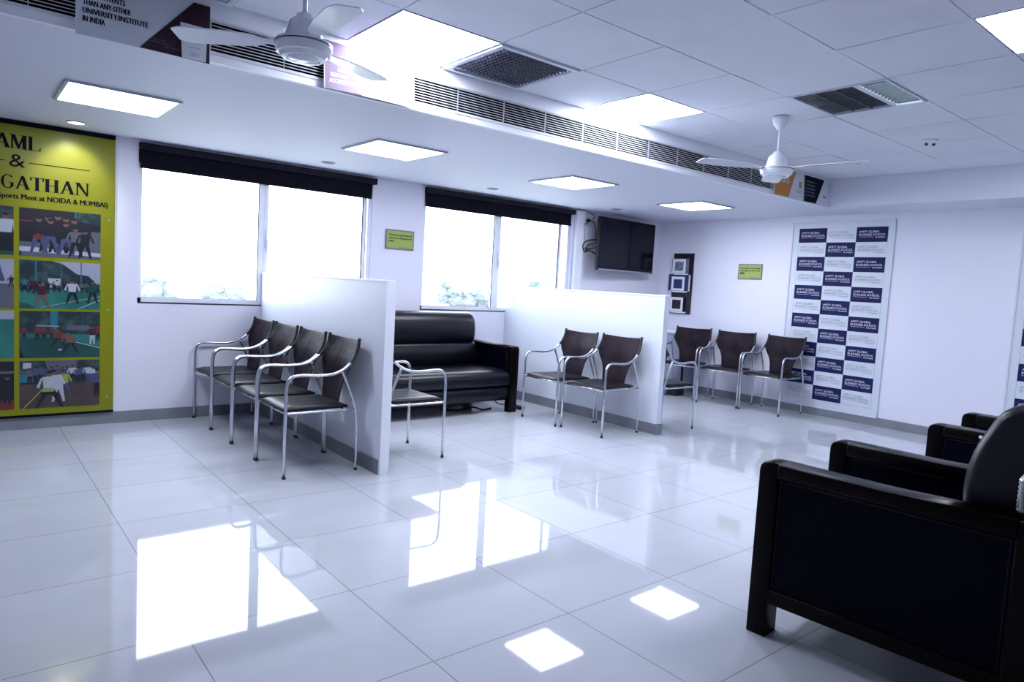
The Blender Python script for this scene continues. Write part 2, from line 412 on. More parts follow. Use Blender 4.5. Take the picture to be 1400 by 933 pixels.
for k, (x, y) in enumerate(((.503, 4.588), (2.37, 4.525), (4.226, 4.458), (6.084, 4.442))):
    panel('ceiling_light', x, y, .555, SZ, ['square white panel light in the plaster ceiling nearest the yellow poster', 'square panel light in the plaster ceiling above the four chairs', 'square panel light in the plaster ceiling in front of the second window', 'square panel light in the plaster ceiling nearest the far wall'][k], 'panel lights in the plaster ceiling', True, .022)
for k, (i, j) in enumerate(lights_t):
    labs = ['square panel light in the tile ceiling beside the air grille, farther one', 'square panel light in the tile ceiling between the fan and the dark mesh vent', 'square panel light in the tile ceiling at the right edge of the photo',
            'added square panel light in the tile ceiling, out of view near the second checkered board']
    panel('ceiling_light', GX + .6 * i + .010, GY + .6 * j + .010, .58, GZ, labs[k], 'panel lights in the tile ceiling', False, .006)

def vent(i, j, label):
    t = thing('ceiling_vent', label, 'vent', (GX + .6 * i + .3, GY + .6 * j + .3, GZ), group='dark mesh ceiling vents')
    f = NB(); o, h = .292, .262
    for a in ((-o, o, -o, -h), (-o, o, h, o), (-o, -h, -h, h), (h, o, -h, h)): bx(f, a[0], a[1], a[2], a[3], -.010, .008)
    obj('frame', f, 'board', t, bevel=.003)
    g = NB(); n = 17
    for k in range(1, n):
        c = -h + 2 * h * k / n
        bx(g, c - .0022, c + .0022, -h, h, .002, .016); bx(g, -h, h, c - .0022, c + .0022, .002, .016)
    obj('mesh', g, mat('vent_mesh', (0.10, 0.11, 0.15), 0.5) if 'vent_mesh' not in bpy.data.materials else bpy.data.materials['vent_mesh'], t)
    k = NB(); bx(k, -h - .01, h + .01, -h - .01, h + .01, .05, .06)
    obj('backing', k, 'black', t)
vent(0, 1, 'square vent with dark mesh and white frame, between two ceiling lights')
vent(-3, 1, 'square dark mesh vent at the top edge above the white banner')

# half dark louvre luminaire
i, j = louv_t[0]
t = thing('louvre_light', 'square louvred ceiling light, dark with one lit tube strip, beyond the far fan', 'ceiling light', (GX + .6 * i + .3, GY + .6 * j + .3, GZ))
f = NB(); o, h = .292, .278
for a in ((-o, o, -o, -h), (-o, o, h, o), (-o, -h, -h, h), (h, o, -h, h)): bx(f, a[0], a[1], a[2], a[3], -.004, .008)
obj('frame', f, 'board', t)
g = NB()
for k in range(1, 12): c = -h + 2 * h * k / 12; bx(g, c - .003, c + .003, -h, h, .002, .018)
for c in (-.09, .03, .15): bx(g, -h, h, c - .004, c + .004, .002, .018)
obj('louvre', g, 'louvre', t)
g = NB(); bx(g, -h, h, -.125, -.095, -.002, .03); obj('divider', g, 'slat', t)
k = NB(); bx(k, -h, h, -.11, h, .045, .055); obj('backing', k, 'black', t)
k = NB(); bx(k, -h, h, -h, -.11, .03, .04); obj('lit_strip', k, 'tube', t)

def downlight(x, y, label, on):
    t = thing('downlight', label, 'ceiling light', (x, y, SZ), group='round downlights along the window wall')
    b = NB(); lathe(b, [(.052, 0), (.062, 0), (.064, -.004), (.056, -.009), (.050, -.004), (.050, 0)], seg=32); obj('ring', b, 'lampframe', t)
    b = NB(); lathe(b, [(.0495, -.0005), (.0495, -.004), (.02, -.005)], seg=24); obj('lens', b, 'diff' if on else 'lamp_off', t)
    if on:
        sp = bpy.data.lights.new('downlight_lamp', 'SPOT'); sp.energy = 6; sp.spot_size = math.radians(75); sp.spot_blend = .7; sp.shadow_soft_size = .04; sp.color = (1, .98, .9)
        so = bpy.data.objects.new('downlight_lamp', sp); C.objects.link(so); so.parent = t; so.location = (0, 0, -.02); so.rotation_euler = (math.radians(42), 0, 0)
downlight(.695, 5.93, 'lit round downlight above the yellow poster', True)
downlight(2.578, 5.851, 'unlit round downlight above the left window', False)
downlight(4.366, 5.80, 'unlit round downlight above the window behind the sofa', False)
downlight(6.254, 5.78, 'unlit round downlight in front of the wall television', False)

# smoke / sprinkler fitting
t = thing('ceiling_sensor', 'small round white sensor with two dark eyes on the tile ceiling', 'sensor', (5.75, 2.168, GZ))
b = NB(); lathe(b, [(.055, .004), (.055, -.010), (.042, -.022), (.01, -.024)], seg=24); obj('body', b, 'white', t)
b = NB(); lathe(b, [(.012, -.02), (.012, -.038), (.004, -.04)], c=(-.02, .018, 0), seg=12); lathe(b, [(.012, -.02), (.012, -.038), (.004, -.04)], c=(.02, -.018, 0), seg=12); obj('eye', b, 'gasket', t)

# linear air grille in the bulkhead
t = thing('air_grille', 'long white slatted air grille running along the ceiling bulkhead', 'vent', (LX, BY, GR0))
X1g = 6.0 - LX
b = NB()
for k in range(10):
    z = .008 + (GR1 - GR0 - .016) * k / 9
    vs = [(0, .001, z - .0025), (0, .022, z + .004), (X1g, .022, z + .004), (X1g, .001, z - .0025)]
    A = [b.verts.new(v) for v in vs]; B = [b.verts.new((v[0], v[1], v[2] + .0035)) for v in vs]
    b.faces.new(A); b.faces.new(B[::-1])
    for q in range(4): b.faces.new((A[q], B[q], B[(q + 1) % 4], A[(q + 1) % 4]))
obj('slats', b, 'slat', t)
b = NB(); bx(b, 0, X1g, -.004, .004, -.006, .004); bx(b, 0, X1g, -.004, .004, GR1 - GR0 - .004, GR1 - GR0 + .006); bx(b, X1g - .004, X1g + .008, -.004, .004, -.006, GR1 - GR0 + .006)
obj('frame', b, 'slat', t)
b = NB(); bx(b, 0, X1g + .4, .045, .05, -.02, .18); obj('backing', b, 'black', t)
xx = .33
while xx < X1g - .1:
    b = NB(); bx(b, xx - .0015, xx + .0015, .012, .022, 0, GR1 - GR0); obj('divider', b, 'slat', t); xx += .36

# ------------------------------------------------------------------ banners on the bulkhead
def curved_banner(name, label, x0, x1, z0, z1, lean=0.012, cat='banner', base='board'):
    """a stiff print leaning off the bulkhead; returns thing + mapping for its face"""
    t = thing(name, label, cat, (x0, BY - .012, z0))
    def P(a, b, o=0.0):
        u = (a - x0) / (x1 - x0); v = (b - z0) / (z1 - z0)
        yy = -(lean * (1 - v)) - .010 * math.sin(PI * u) * (1 - v)
        return (a - x0, yy - .0015 - o, b - z0)
    n = 12; bm = NB(); A = []; B = []
    for k in range(n + 1):
        a = x0 + (x1 - x0) * k / n
        A.append([bm.verts.new(Vector(P(a, zz)) + Vector((0, .0013, 0))) for zz in (z0, z1)]); B.append([bm.verts.new(Vector(P(a, zz)) + Vector((0, .0053, 0))) for zz in (z0, z1)])
    for k in range(n):
        bm.faces.new((A[k][0], A[k + 1][0], A[k + 1][1], A[k][1])); bm.faces.new((B[k][0], B[k][1], B[k + 1][1], B[k + 1][0]))
        bm.faces.new((A[k][0], B[k][0], B[k + 1][0], A[k + 1][0])); bm.faces.new((A[k][1], A[k + 1][1], B[k + 1][1], B[k][1]))
    bm.faces.new((A[0][0], A[0][1], B[0][1], B[0][0])); bm.faces.new((A[n][0], B[n][0], B[n][1], A[n][1]))
    obj('board', bm, base, t)
    return t, P
def strip_poly(bm, P, left, right, mi=0, o=0.0, n=14):
    """quad between two (x,z) edges (bottom, top), cut into strips so that it follows the curved board"""
    (lb, lt), (rb, rt) = left, right
    prev = None
    for k in range(n + 1):
        s = k / n
        b0 = (lb[0] + (rb[0] - lb[0]) * s, lb[1] + (rb[1] - lb[1]) * s); t0 = (lt[0] + (rt[0] - lt[0]) * s, lt[1] + (rt[1] - lt[1]) * s)
        cur = (b0, t0)
        if prev: quad(bm, [P(*prev[0], o), P(*cur[0], o), P(*cur[1], o), P(*prev[1], o)], mi)
        prev = cur
t, P = curved_banner('wall_banner', 'white banner about patents with black text and maroon corner on the bulkhead', .413, .958, 2.262, 2.54)
b = NB(); strip_poly(b, P, ((.655, 2.263), (.885, 2.53)), ((.955, 2.263), (.957, 2.53)), 0, .0003); obj('maroon_corner', b, 'maroon', t)
b = NB()
for s, x1, z in (('GOVERNMENT)', .62, 2.462), ('MORE PATENTS', .60, 2.427), ('THAN ANY OTHER', .622, 2.392), ('UNIVERSITY/INSTITUTE', .692, 2.357), ('IN INDIA', .522, 2.322)):
    text(b, s, P, .438, x1, z, z + .024, 0, bold=.002)
obj('lettering', b, 'ink', t)
b = NB()
for s, x0_, z in (('As per the annual report of', .70, 2.318), ('Controller General of Patents,', .69, 2.306), ('Govt. of India', .76, 2.294)):
    text(b, s, lambda a, bb, o=0: P(a, bb, o + .0008), x0_, .83, z - .004, z + .003)
obj('fine_print', b, 'pg', t)
# small card in front
t = thing('emblem_card', 'small white card with a round dark emblem overlapping the maroon banner corner', 'card', (0, 0, 0))
def PC(a, b_, o=0.0):   # card skewed a little
    return (.820 + a * .118 + .010 * (b_ - 1) * (-1 if a < .5 else .4), BY - .045 - o, 2.262 + .022 * (1 - a) * 0 + b_ * .155)
b = NB(); A = [PC(0, 0), PC(1, 0), PC(1, 1), PC(0, 1)]; va = [b.verts.new(p) for p in A]; vb = [b.verts.new((p[0], p[1] + .003, p[2])) for p in A]
b.faces.new(va); b.faces.new(vb[::-1])
for k in range(4): b.faces.new((va[k], vb[k], vb[(k + 1) % 4], va[(k + 1) % 4]))
obj('card', b, 'board', t)
b = NB()
def disc(bm, P, cx, cz, rx, rz, mi=0, o=0.0, n=16): quad(bm, [P(cx + rx * math.cos(2 * PI * k / n), cz + rz * math.sin(2 * PI * k / n), o) for k in range(n)], mi)
disc(b, PC, .47, .74, .09, .075, 0, .001); disc(b, PC, .50, .58, .08, .06, 0, .001)
rect(b, PC, .25, .78, .335, .35, 0, .001); text(b, 'GOVERNMENT OF INDIA', PC, .25, .8, .15, .19); text(b, 'DEPARTMENT OF INDUSTRY', PC, .32, .75, .09, .13)
obj('emblem', b, 'pg', t); t.location.y = 0
# accreditation banner
t, P = curved_banner('wall_banner', 'white and mauve accreditation banner on the bulkhead behind the near fan', 1.525, 2.075, 2.280, 2.535, lean=.03)
b = NB(); strip_poly(b, P, ((1.53, 2.282), (1.53, 2.533)), ((1.745, 2.282), (1.965, 2.525)), 0, .0003); obj('mauve_field', b, 'mauve', t)
b = NB()
for s, x0_, x1, z in (('FIRST', 1.62, 1.70, 2.44), ('IN ASIA TO GET', 1.60, 1.80, 2.408), ('GLOBAL WASC', 1.60, 1.82, 2.376), ('REGIONAL', 1.56, 1.66, 2.346), ('ACCREDITATION', 1.552, 1.722, 2.315)):
    text(b, s, lambda a, bb, o=0: P(a, bb, o + .001), x0_, x1, z, z + .022, bold=.0015)
obj('lettering', b, 'pw', t)
b = NB(); text(b, 'WASC', P, 1.925, 1.995, 2.375, 2.396, bold=.002); obj('logo', b, 'signframe', t)
# far two banners
t, P = curved_banner('wall_banner', 'small orange and white banner on the bulkhead beside the far fan', 5.99, 6.52, 2.283, 2.545, lean=.012)
b = NB(); strip_poly(b, P, ((5.995, 2.286), (5.995, 2.542)), ((6.23, 2.286), (6.37, 2.542))); obj('orange_field', b, 'orange', t)
b = NB()
for s, z in (('WORLD CLASS', 2.475), ('LEARNING', 2.445), ('CAMPUS', 2.415)): text(b, s, lambda a, bb, o=0: P(a, bb, o + .001), 6.02, 6.24, z, z + .022, bold=.002)
obj('lettering', b, 'pw', t)
b = NB(); rect(b, P, 6.43, 6.48, 2.40, 2.46, 0, .0004); obj('logo', b, 'orange', t)
b = NB(); text(b, 'ACCREDITED', P, 6.38, 6.50, 2.368, 2.380); text(b, 'UNIVERSITY', P, 6.38, 6.48, 2.350, 2.360); obj('fine_print', b, 'ink', t)
t, P = curved_banner('wall_banner', 'small black and white banner at the far end of the bulkhead', 6.535, 7.055, 2.283, 2.545, lean=.012)
b = NB(); strip_poly(b, P, ((6.54, 2.286), (6.54, 2.542)), ((6.76, 2.286), (6.93, 2.542))); obj('black_field', b, 'ink', t)
b = NB()
for k, s in enumerate(('WINNER OF', 'THE BEST', 'BUSINESS', 'SCHOOL', 'AWARD')): text(b, s, lambda a, bb, o=0: P(a, bb, o + .001), 6.56, 6.74, 2.478 - .034 * k, 2.496 - .034 * k)
obj('lettering', b, 'pg', t)
b = NB(); text(b, 'AG', P, 6.90, 6.97, 2.36, 2.385, bold=.006); obj('logo', b, 'ink', t)

# ------------------------------------------------------------------ ceiling fans
def fan(x, y, label, angs, R=.60):
    t = thing('ceiling_fan', label, 'fan', (x, y, GZ), group='white three-blade ceiling fans')
    b = NB(); lathe(b, [(.02, .0), (.055, 0), (.06, -.012), (.05, -.05), (.02, -.09), (.012, -.095)], seg=28); obj('canopy', b, 'fan', t)
    b = NB(); tube(b, [(0, 0, -.08), (0, 0, -.27)], .0095, 12); obj('rod', b, 'fan', t)
    b = NB(); lathe(b, [(.012, -.235), (.030, -.240), (.034, -.252), (.054, -.268), (.060, -.275), (.074, -.330), (.076, -.338), (.070, -.348)], seg=32); obj('lower_cup', b, 'fan', t)
    b = NB(); lathe(b, [(.06, -.340), (.108, -.348), None, (.108, -.348), (.1125, -.354), (.1125, -.372), None, (.1125, -.372), (.104, -.396), None, (.104, -.396), (.096, -.399), None, (.096, -.399), (.084, -.412), None, (.084, -.412), (.068, -.414), None, (.068, -.414), (.066, -.409), (.060, -.409), None, (.060, -.409), (.054, -.418), (.01, -.420)], seg=40)
    body = obj('motor', b, 'fan', t)
    b = NB(); lathe(b, [(.104, -.3515), (.1135, -.3595), (.1135, -.363), (.10, -.365)], seg=40); obj('band', b, 'fan_dark', body)
    for a in angs:
        bl = NB(); ca, sa = math.cos(math.radians(a)), math.sin(math.radians(a))
        ws = [(.09, .02), (.15, .022), (.20, .05), (.30, .062), (.45, .066), (R - .03, .062), (R, .045)]
        top = []; bot = []
        for r, wd in ws:
            row = []; rw2 = []
            for s in (-1, 1):
                dx, dy, z = r, s * wd, -.352 + s * wd * .12
                p = (dx * ca - dy * sa, dx * sa + dy * ca, z); row.append(bl.verts.new(p)); rw2.append(bl.verts.new((p[0], p[1], p[2] - .004)))
            top.append(row); bot.append(rw2)
        for k in range(len(ws) - 1):
            bl.faces.new((top[k][0], top[k + 1][0], top[k + 1][1], top[k][1])); bl.faces.new((bot[k][0], bot[k][1], bot[k + 1][1], bot[k + 1][0]))
            for s in (0, 1): bl.faces.new((top[k][s], bot[k][s], bot[k + 1][s], top[k + 1][s]))
        bl.faces.new((top[0][0], top[0][1], bot[0][1], bot[0][0])); bl.faces.new((top[-1][0], bot[-1][0], bot[-1][1], top[-1][1]))
        obj('blade', bl, 'fan', t)
fan(1.098, 2.766, 'white ceiling fan nearer the camera, in front of the bulkhead banners', (25, 145, 265), .50)
fan(4.478, 2.66, 'white ceiling fan farther away, beside the orange banner', (155, 275, 35))

# ------------------------------------------------------------------ poster wall
PX0, PX1, PZ0, PZ1 = -.42, .992, .095, 2.278
t = thing('sports_poster', 'large yellow sports meet poster with photos on the window wall', 'poster', (0, 0, 0))
b = NB(); bx(b, PX0, PX1, WY - .024, WY - .0005, PZ0, PZ1); obj('board', b, 'poster', t, bevel=.001)
b = NB(); bx(b, PX0, PX1 + .001, WY - .027, WY - .0235, 2.246, PZ1 + .001); obj('edge_band', b, 'ink', t)
b = NB(); bx(b, PX0, PX1 + .001, WY - .027, WY - .0235, PZ0 - .002, .112); obj('edge_band', b, 'ink', t)
PY = on_y(WY - .024)
def serif(bm, ch, P, x0, z0, w_, h_, mi=0):
    T, t_ = .21, .08
    def pl(pts):
        for q in (0, .0045): poly(bm, P, [(x0 + q + a * w_, z0 + c * h_) for a, c in pts], mi, q * .02)
    def vs(a, th, sf=True, top=True, bot=True):   # vertical stem centred at a
        pl([(a - th / 2, 0), (a + th / 2, 0), (a + th / 2, 1), (a - th / 2, 1)])
        s = .12
        if sf and bot: pl([(a - th / 2 - s, 0), (a + th / 2 + s, 0), (a + th / 2 + s, .035), (a - th / 2 - s, .035)])
        if sf and top: pl([(a - th / 2 - s, .965), (a + th / 2 + s, .965), (a + th / 2 + s, 1), (a - th / 2 - s, 1)])
    if ch == 'A':
        pl([(.09, 0), (.17, 0), (.53, .95), (.45, 1)]); pl([(.72, 0), (.94, 0), (.58, 1), (.40, 1)]); pl([(.26, .30), (.74, .30), (.72, .35), (.28, .35)])
        pl([(0, 0), (.28, 0), (.28, .035), (0, .035)]); pl([(.64, 0), (1, 0), (1, .035), (.64, .035)])
    elif ch == 'M':
        vs(.14, .06); vs(.84, .19); pl([(.08, 1), (.30, 1), (.58, .06), (.48, .0)]); pl([(.45, .0), (.53, .0), (.84, 1), (.76, 1)])
    elif ch == 'L':
        vs(.26, T); pl([(.2, 0), (.95, 0), (.95, .045), (.2, .045)]); pl([(.90, 0), (.95, 0), (.98, .28), (.93, .24)])
    elif ch == 'T':
        vs(.5, T, True, False); pl([(.05, .95), (.95, .95), (.95, 1), (.05, 1)]); pl([(.03, .74), (.08, .74), (.12, 1), (.05, 1)]); pl([(.92, .74), (.97, .74), (.95, 1), (.88, 1)])
    elif ch == 'H':
        vs(.2, T); vs(.8, T); pl([(.2, .48), (.8, .48), (.8, .53), (.2, .53)])
    elif ch == 'N':
        vs(.16, .07); vs(.86, .07, True, True, False); pl([(.04, 1), (.30, 1), (.90, 0), (.80, 0)])
    elif ch in 'GS':
        n = 22
        if ch == 'G':
            a0, a1 = math.radians(42), math.radians(322)
            pr = None
            for k in range(n + 1):
                a = a0 + (a1 - a0) * k / n; th = .04 + .11 * abs(math.cos(a)) ** 1.5
                o = (.5 + .46 * math.cos(a), .5 + .52 * math.sin(a)); i_ = (.5 + (.46 - th) * math.cos(a), .5 + (.52 - .05 - th * .1) * math.sin(a))
                if pr: pl([pr[0], o, i_, pr[1]])
                pr = (o, i_)
            pl([(.74, .08), (.90, .14), (.90, .44), (.74, .44)]); pl([(.60, .41), (1.0, .41), (1.0, .45), (.60, .45)])
        else:
            pts = [(.80, .80), (.62, .96), (.40, .97), (.22, .84), (.22, .68), (.42, .56), (.66, .44), (.82, .30), (.76, .10), (.52, .02), (.30, .05), (.16, .22)]
            for (a, c), (d, e) in zip(pts, pts[1:]): pl([(a - .05, c), (d - .05, e), (d + .05, e), (a + .05, c)])
b = NB()
for k, ch in enumerate('AML'): serif(b, ch, PY, .232 + (.0, .088, .190)[k], 2.078, (.092, .104, .085)[k], .100)
for k, ch in enumerate('SANGATHAN'): serif(b, ch, PY, (.005, .080, .172, .268, .350, .440, .528, .626, .722)[k], 1.790, (.066, .088, .090, .080, .092, .088, .094, .094, .094)[k], .096)
text(b, '&', PY, .318, .415, 1.946, 2.038)
rect(b, PY, .436, .82, 1.982, 1.988); rect(b, PY, -.10, .293, 1.982, 1.988)
text(b, '(Sports Meet at NOIDA & MUMBAI)', PY, .238, .944, 1.706, 1.757, 0, bold=.004)
obj('lettering', b, 'ink', t)
for z in (1.62, .916, .221):
    b = NB(); tube(b, [(.95, WY - .023, z), (.95, WY - .030, z)], .007, 10); obj('screw', b, 'silver', t)
# photo prints
pc = {}
def pm(name, col, n=None):
    if name not in pc: pc[name] = mat('print_' + name, col, .35, noise=n)
    return pc[name]
PR = [pm('dark', (0.0050, 0.0062, 0.0136)), pm('foliage', (0.0062, 0.0217, 0.0279), (14, (0.0310, 0.0682, 0.0744), .45, .65)), pm('turf', (0.0074, 0.0992, 0.0868), (3, (0.0186, 0.1488, 0.1240), .4, .6)), pm('sky', (0.2604, 0.2790, 0.3596)),
      pm('white', (0.3410, 0.3720, 0.4464)), pm('skin', (0.1364, 0.0682, 0.0496)), pm('red', (0.1364, 0.0186, 0.0186)), pm('jeans', (0.0434, 0.0558, 0.1364)), pm('lime', (0.2356, 0.2976, 0.0620)), pm('brown', (0.0465, 0.0310, 0.0341), (5, (0.0620, 0.0434, 0.0434), .4, .6)),
      pm('teal', (0.0124, 0.1240, 0.1736)), pm('grey', (0.0806, 0.0868, 0.1178)), pm('maroon', (0.0372, 0.0074, 0.0186)), pm('deepturf', (0.0037, 0.0465, 0.0434), (3, (0.0062, 0.0620, 0.0558), .4, .6))]
DK, FO, TU, SK, WH, SN, RD, JN, LM, BR, TE, GR, MA, DT = range(14)
def print_photo(x0, x1, z0, z1, paint, par):
    bm = NB(); bx(bm, x0, x1, WY - .0262, WY - .0242, z0, z1, DK)
    st = [0]
    def Q(u, v): return (x0 + u * (x1 - x0), z0 + v * (z1 - z0))
    def pl(pts, mi):
        st[0] += .000045
        p = [(min(max(a, 0), 1), min(max(c, 0), 1)) for a, c in pts]
        try: quad(bm, [(Q(a, c)[0], WY - .0265 - st[0], Q(a, c)[1]) for a, c in p], mi)
        except ValueError: pass
    def el(cu, cv, ru, rv, mi, n=12): pl([(cu + ru * math.cos(2 * PI * k / n), cv + rv * math.sin(2 * PI * k / n)) for k in range(n)], mi)
    def fig(u, v, h, shirt, legs, lean=0.0, spread=.12, head=SN):
        w_ = h * .16; asp = (z1 - z0) / (x1 - x0); w_ *= asp * .95
        hip = (u, v + h * .48)
        for s in (-1, 1): pl([(u - w_ * .45 + s * w_ * .3, hip[1]), (u + w_ * .45 + s * w_ * .3, hip[1]), (u + s * spread * h + w_ * .2, v), (u + s * spread * h - w_ * .2, v)], legs)
        pl([(u - w_ * .8, hip[1]), (u + w_ * .8, hip[1]), (u + lean + w_ * 1.05, v + h * .82), (u + lean - w_ * 1.05, v + h * .82)], shirt)
        for s in (-1, 1): pl([(u + lean + s * w_ * .9, v + h * .82), (u + lean + s * w_ * 1.3, v + h * .78), (u + lean + s * w_ * 1.9, v + h * .55), (u + lean + s * w_ * 1.5, v + h * .52)], shirt)
        el(u + lean * 1.3, v + h * .90, w_ * .48, h * .075, head); el(u + lean * 1.3, v + h * .945, w_ * .48, h * .04, DK)
    paint(pl, el, fig)
    o = obj('photo_print', bm, PR, par); return o
R0 = random.Random(3)
def p_group(pl, el, fig):
    pl([(0, .12), (1, .05), (1, .28), (0, .30)], GR); pl([(0, .10), (1, .02), (1, .14), (0, .2)], WH); pl([(.02, 0), (1, 0), (1, .06), (.02, .1)], GR)
    pl([(.84, .2), (1, .2), (1, .6), (.88, .6)], GR); pl([(.7, .8), (1, .75), (1, 1), (.7, 1)], FO); pl([(0, .72), (.16, .72), (.16, .75), (0, .75)], RD); pl([(.67, .7), (.69, .7), (.69, 1), (.67, 1)], TE)
    for u, h, s, l in ((.46, .84, DK, DK), (.56, .8, DK, DK), (.66, .78, DK, DK), (.34, .8, DK, DK)): fig(u, .10, h, s, l)
    fig(.23, .08, .78, DK, JN); fig(.37, .08, .75, DK, JN); fig(.56, .05, .74, DK, JN); fig(.68, .03, .66, GR, DK); fig(.80, .02, .62, DK, DK); el(.22, .42, .05, .06, RD)
def p_run(pl, el, fig):
    pl([(0, .4), (1, .4), (1, 1), (0, 1)], SK); pl([(0, .4), (1, .4), (.95, .55), (.85, .72), (.7, .75), (.52, .95), (.4, 1), (0, 1)], FO)
    pl([(0, 0), (1, 0), (1, .45), (0, .38)], TU); pl([(.34, .45), (.50, .45), (.50, .64), (.34, .64)], WH)
    pl([(0, .0), (.2, 0), (.1, .1), (0, .12)], DT); pl([(.25, .03), (.27, .03), (1, .28), (1, .29)], WH); pl([(.70, 0), (.72, 0), (1, .2), (1, .22)], WH)
    for u in (.19, .20): pl([(u - .006, .4), (u + .004, .4), (u + .004, 1), (u - .006, 1)], TE)
    pl([(.745, .4), (.76, .4), (.76, 1), (.745, 1)], GR); pl([(.495, .4), (.503, .4), (.503, 1), (.495, 1)], TE)
    for k in range(14): fig(.06 + k * .07, .36, .22, R0.choice((DK, MA, DK, GR)), DK, spread=.05)
    fig(.06, .33, .32, TE, DK); fig(.15, .33, .3, MA, DK); fig(.45, .38, .24, WH, DK); fig(.27, .04, .52, MA, SN, -.02, .16); fig(.64, .12, .52, WH, DK, 0, .14); fig(.90, .14, .5, DT, DK, 0, .12)
def p_turf(pl, el, fig):
    pl([(0, .4), (1, .4), (1, 1), (0, 1)], FO); pl([(0, 0), (1, 0), (1, .5), (0, .52)], TU); pl([(0, 0), (1, 0), (1, .2), (.6, .42), (0, .42)], DT)
    pl([(.37, .5), (.46, .5), (.46, 1), (.37, 1)], TE); pl([(.2, .68), (.48, .67), (.48, .685), (.2, .695)], WH); pl([(.55, .6), (.9, .58), (.86, .70), (.60, .70)], GR)
    pl([(.68, .33), (1, .19), (1, .205), (.69, .345)], WH); pl([(.77, .5), (.776, .5), (.776, 1), (.77, 1)], GR)
    for u in (.05, .21, .29, .39): fig(u, .38, .3, RD, DK, spread=.06)
    fig(.90, .28, .42, MA, WH, spread=.06); fig(.98, .36, .36, RD, DK, spread=.05); fig(.47, .22, .42, RD, DK, .0, .22); fig(.62, .08, .5, SN, DK, -.03, .2); pl([(0, 0), (.06, 0), (0, .2)], DK)
    el(.49, .17, .03, .02, WH)
def p_tug(pl, el, fig):
    pl([(0, .5), (1, .5), (1, 1), (0, 1)], FO); pl([(0, 0), (1, 0), (1, .55), (0, .5)], BR); pl([(.35, .75), (.7, .7), (.7, 1), (.3, 1)], GR); pl([(0, .55), (.18, .55), (.18, .72), (0, .72)], TE); pl([(.04, .84), (.14, .84), (.14, .96), (.04, .96)], WH)
    for k in range(13): fig(.12 + k * .066, .5 + .02 * (k % 3), .36, R0.choice((JN, GR, WH, JN)), R0.choice((DK, JN)), spread=.05)
    fig(.97, .2, .62, JN, DK, spread=.04); fig(.55, .25, .56, LM, JN, -.02, .12); fig(.47, .12, .7, WH, WH, -.05, .1)
    pl([(.03, 0), (.05, 0), (.30, .42), (.29, .44)], LM); fig(.36, .0, .80, WH, DK, 0, .2); pl([(.27, .33), (.42, .33), (.40, .42), (.28, .42)], LM); pl([(.24, .30), (.50, .25), (.44, .34), (.27, .34)], DK)
def p_l1(pl, el, fig): pl([(0, 0), (1, 0), (1, .08), (0, .1)], DT); pl([(.7, .5), (1, .5), (1, 1), (.7, 1)], FO); fig(.91, .08, .8, WH, DK, spread=.04); fig(.6, .08, .8, WH, DK)
def p_l2(pl, el, fig): pl([(0, 0), (1, 0), (1, .6), (0, .6)], GR); pl([(0, .5), (1, .5), (1, 1), (0, 1)], SK); pl([(.0, .5), (.9, .55), (.82, 1), (.0, 1)], JN); fig(.97, .42, .25, DK, DK)
def p_l3(pl, el, fig): pl([(0, 0), (1, 0), (1, .85), (0, .85)], TU); pl([(0, .82), (1, .82), (1, 1), (0, 1)], SK); fig(.70, .3, .55, DK, SN, spread=.1)
def p_l4(pl, el, fig): pl([(0, 0), (1, 0), (1, .2), (0, .2)], RD); pl([(0, .7), (1, .75), (1, .8), (0, .78)], GR); fig(.80, .12, .6, DK, DK, spread=.05); fig(.92, .12, .6, DK, DK, spread=.05)
rows = ((1.308, 1.660), (.918, 1.278), (.545, .899), (.160, .522))
for (z0, z1), a, c in zip(rows, (p_group, p_run, p_turf, p_tug), (p_l1, p_l2, p_l3, p_l4)):
    print_photo(.378, .895, z0, z1, a, t); print_photo(-.172, .345, z0, z1, c, t)

# ------------------------------------------------------------------ small lime signs
def sign(P0, x0, x1, z0, z1, lines, foot, label, facing):
    t = thing('wall_sign', label, 'sign', (0, 0, 0), group='lime quote signs')
    b = NB()
    if facing == 'y': bx(b, x0, x1, WY - .012, WY - .0005, z0, z1)
    else: bx(b, FXW - .012, FXW - .0005, -x1, -x0, z0, z1)
    obj('frame', b, 'signframe', t, bevel=.002)
    b = NB(); e = .013; rect(b, P0, x0 + e, x1 - e, z0 + e, z1 - e); obj('print', b, 'lime', t)
    b = NB()
    P1 = lambda a, c, o=0: P0(a, c, o + .0008)
    for k, s in enumerate(lines):
        f = (1, 1, .25)[k]
        text(b, s, P1, x0 + .03, x0 + .03 + (x1 - x0 - .055) * f, z1 - .066 - .031 * k, z1 - .044 - .031 * k, bold=.0035)
    obj('lettering', b, 'ink', t)
    b = NB(); text(b, foot, P1, x0 + (x1 - x0) * .5, x1 - .03, z0 + .016, z0 + .028); obj('signature', b, 'ink', t)
sign(on_y(WY - .012), 3.392, 3.722, 1.590, 1.789, ('The best preparation for', 'tomorrow is doing your best', 'today.'), 'H. Jackson Brown', 'small lime quote sign on the wall between the two windows', 'y')
sign(on_x(FXW - .012), -4.985, -4.655, 1.530, 1.722, ('The mind is everything', 'working out the next', 'move.'), 'Anon', 'small lime quote sign on the far wall left of the checkered board', 'x')

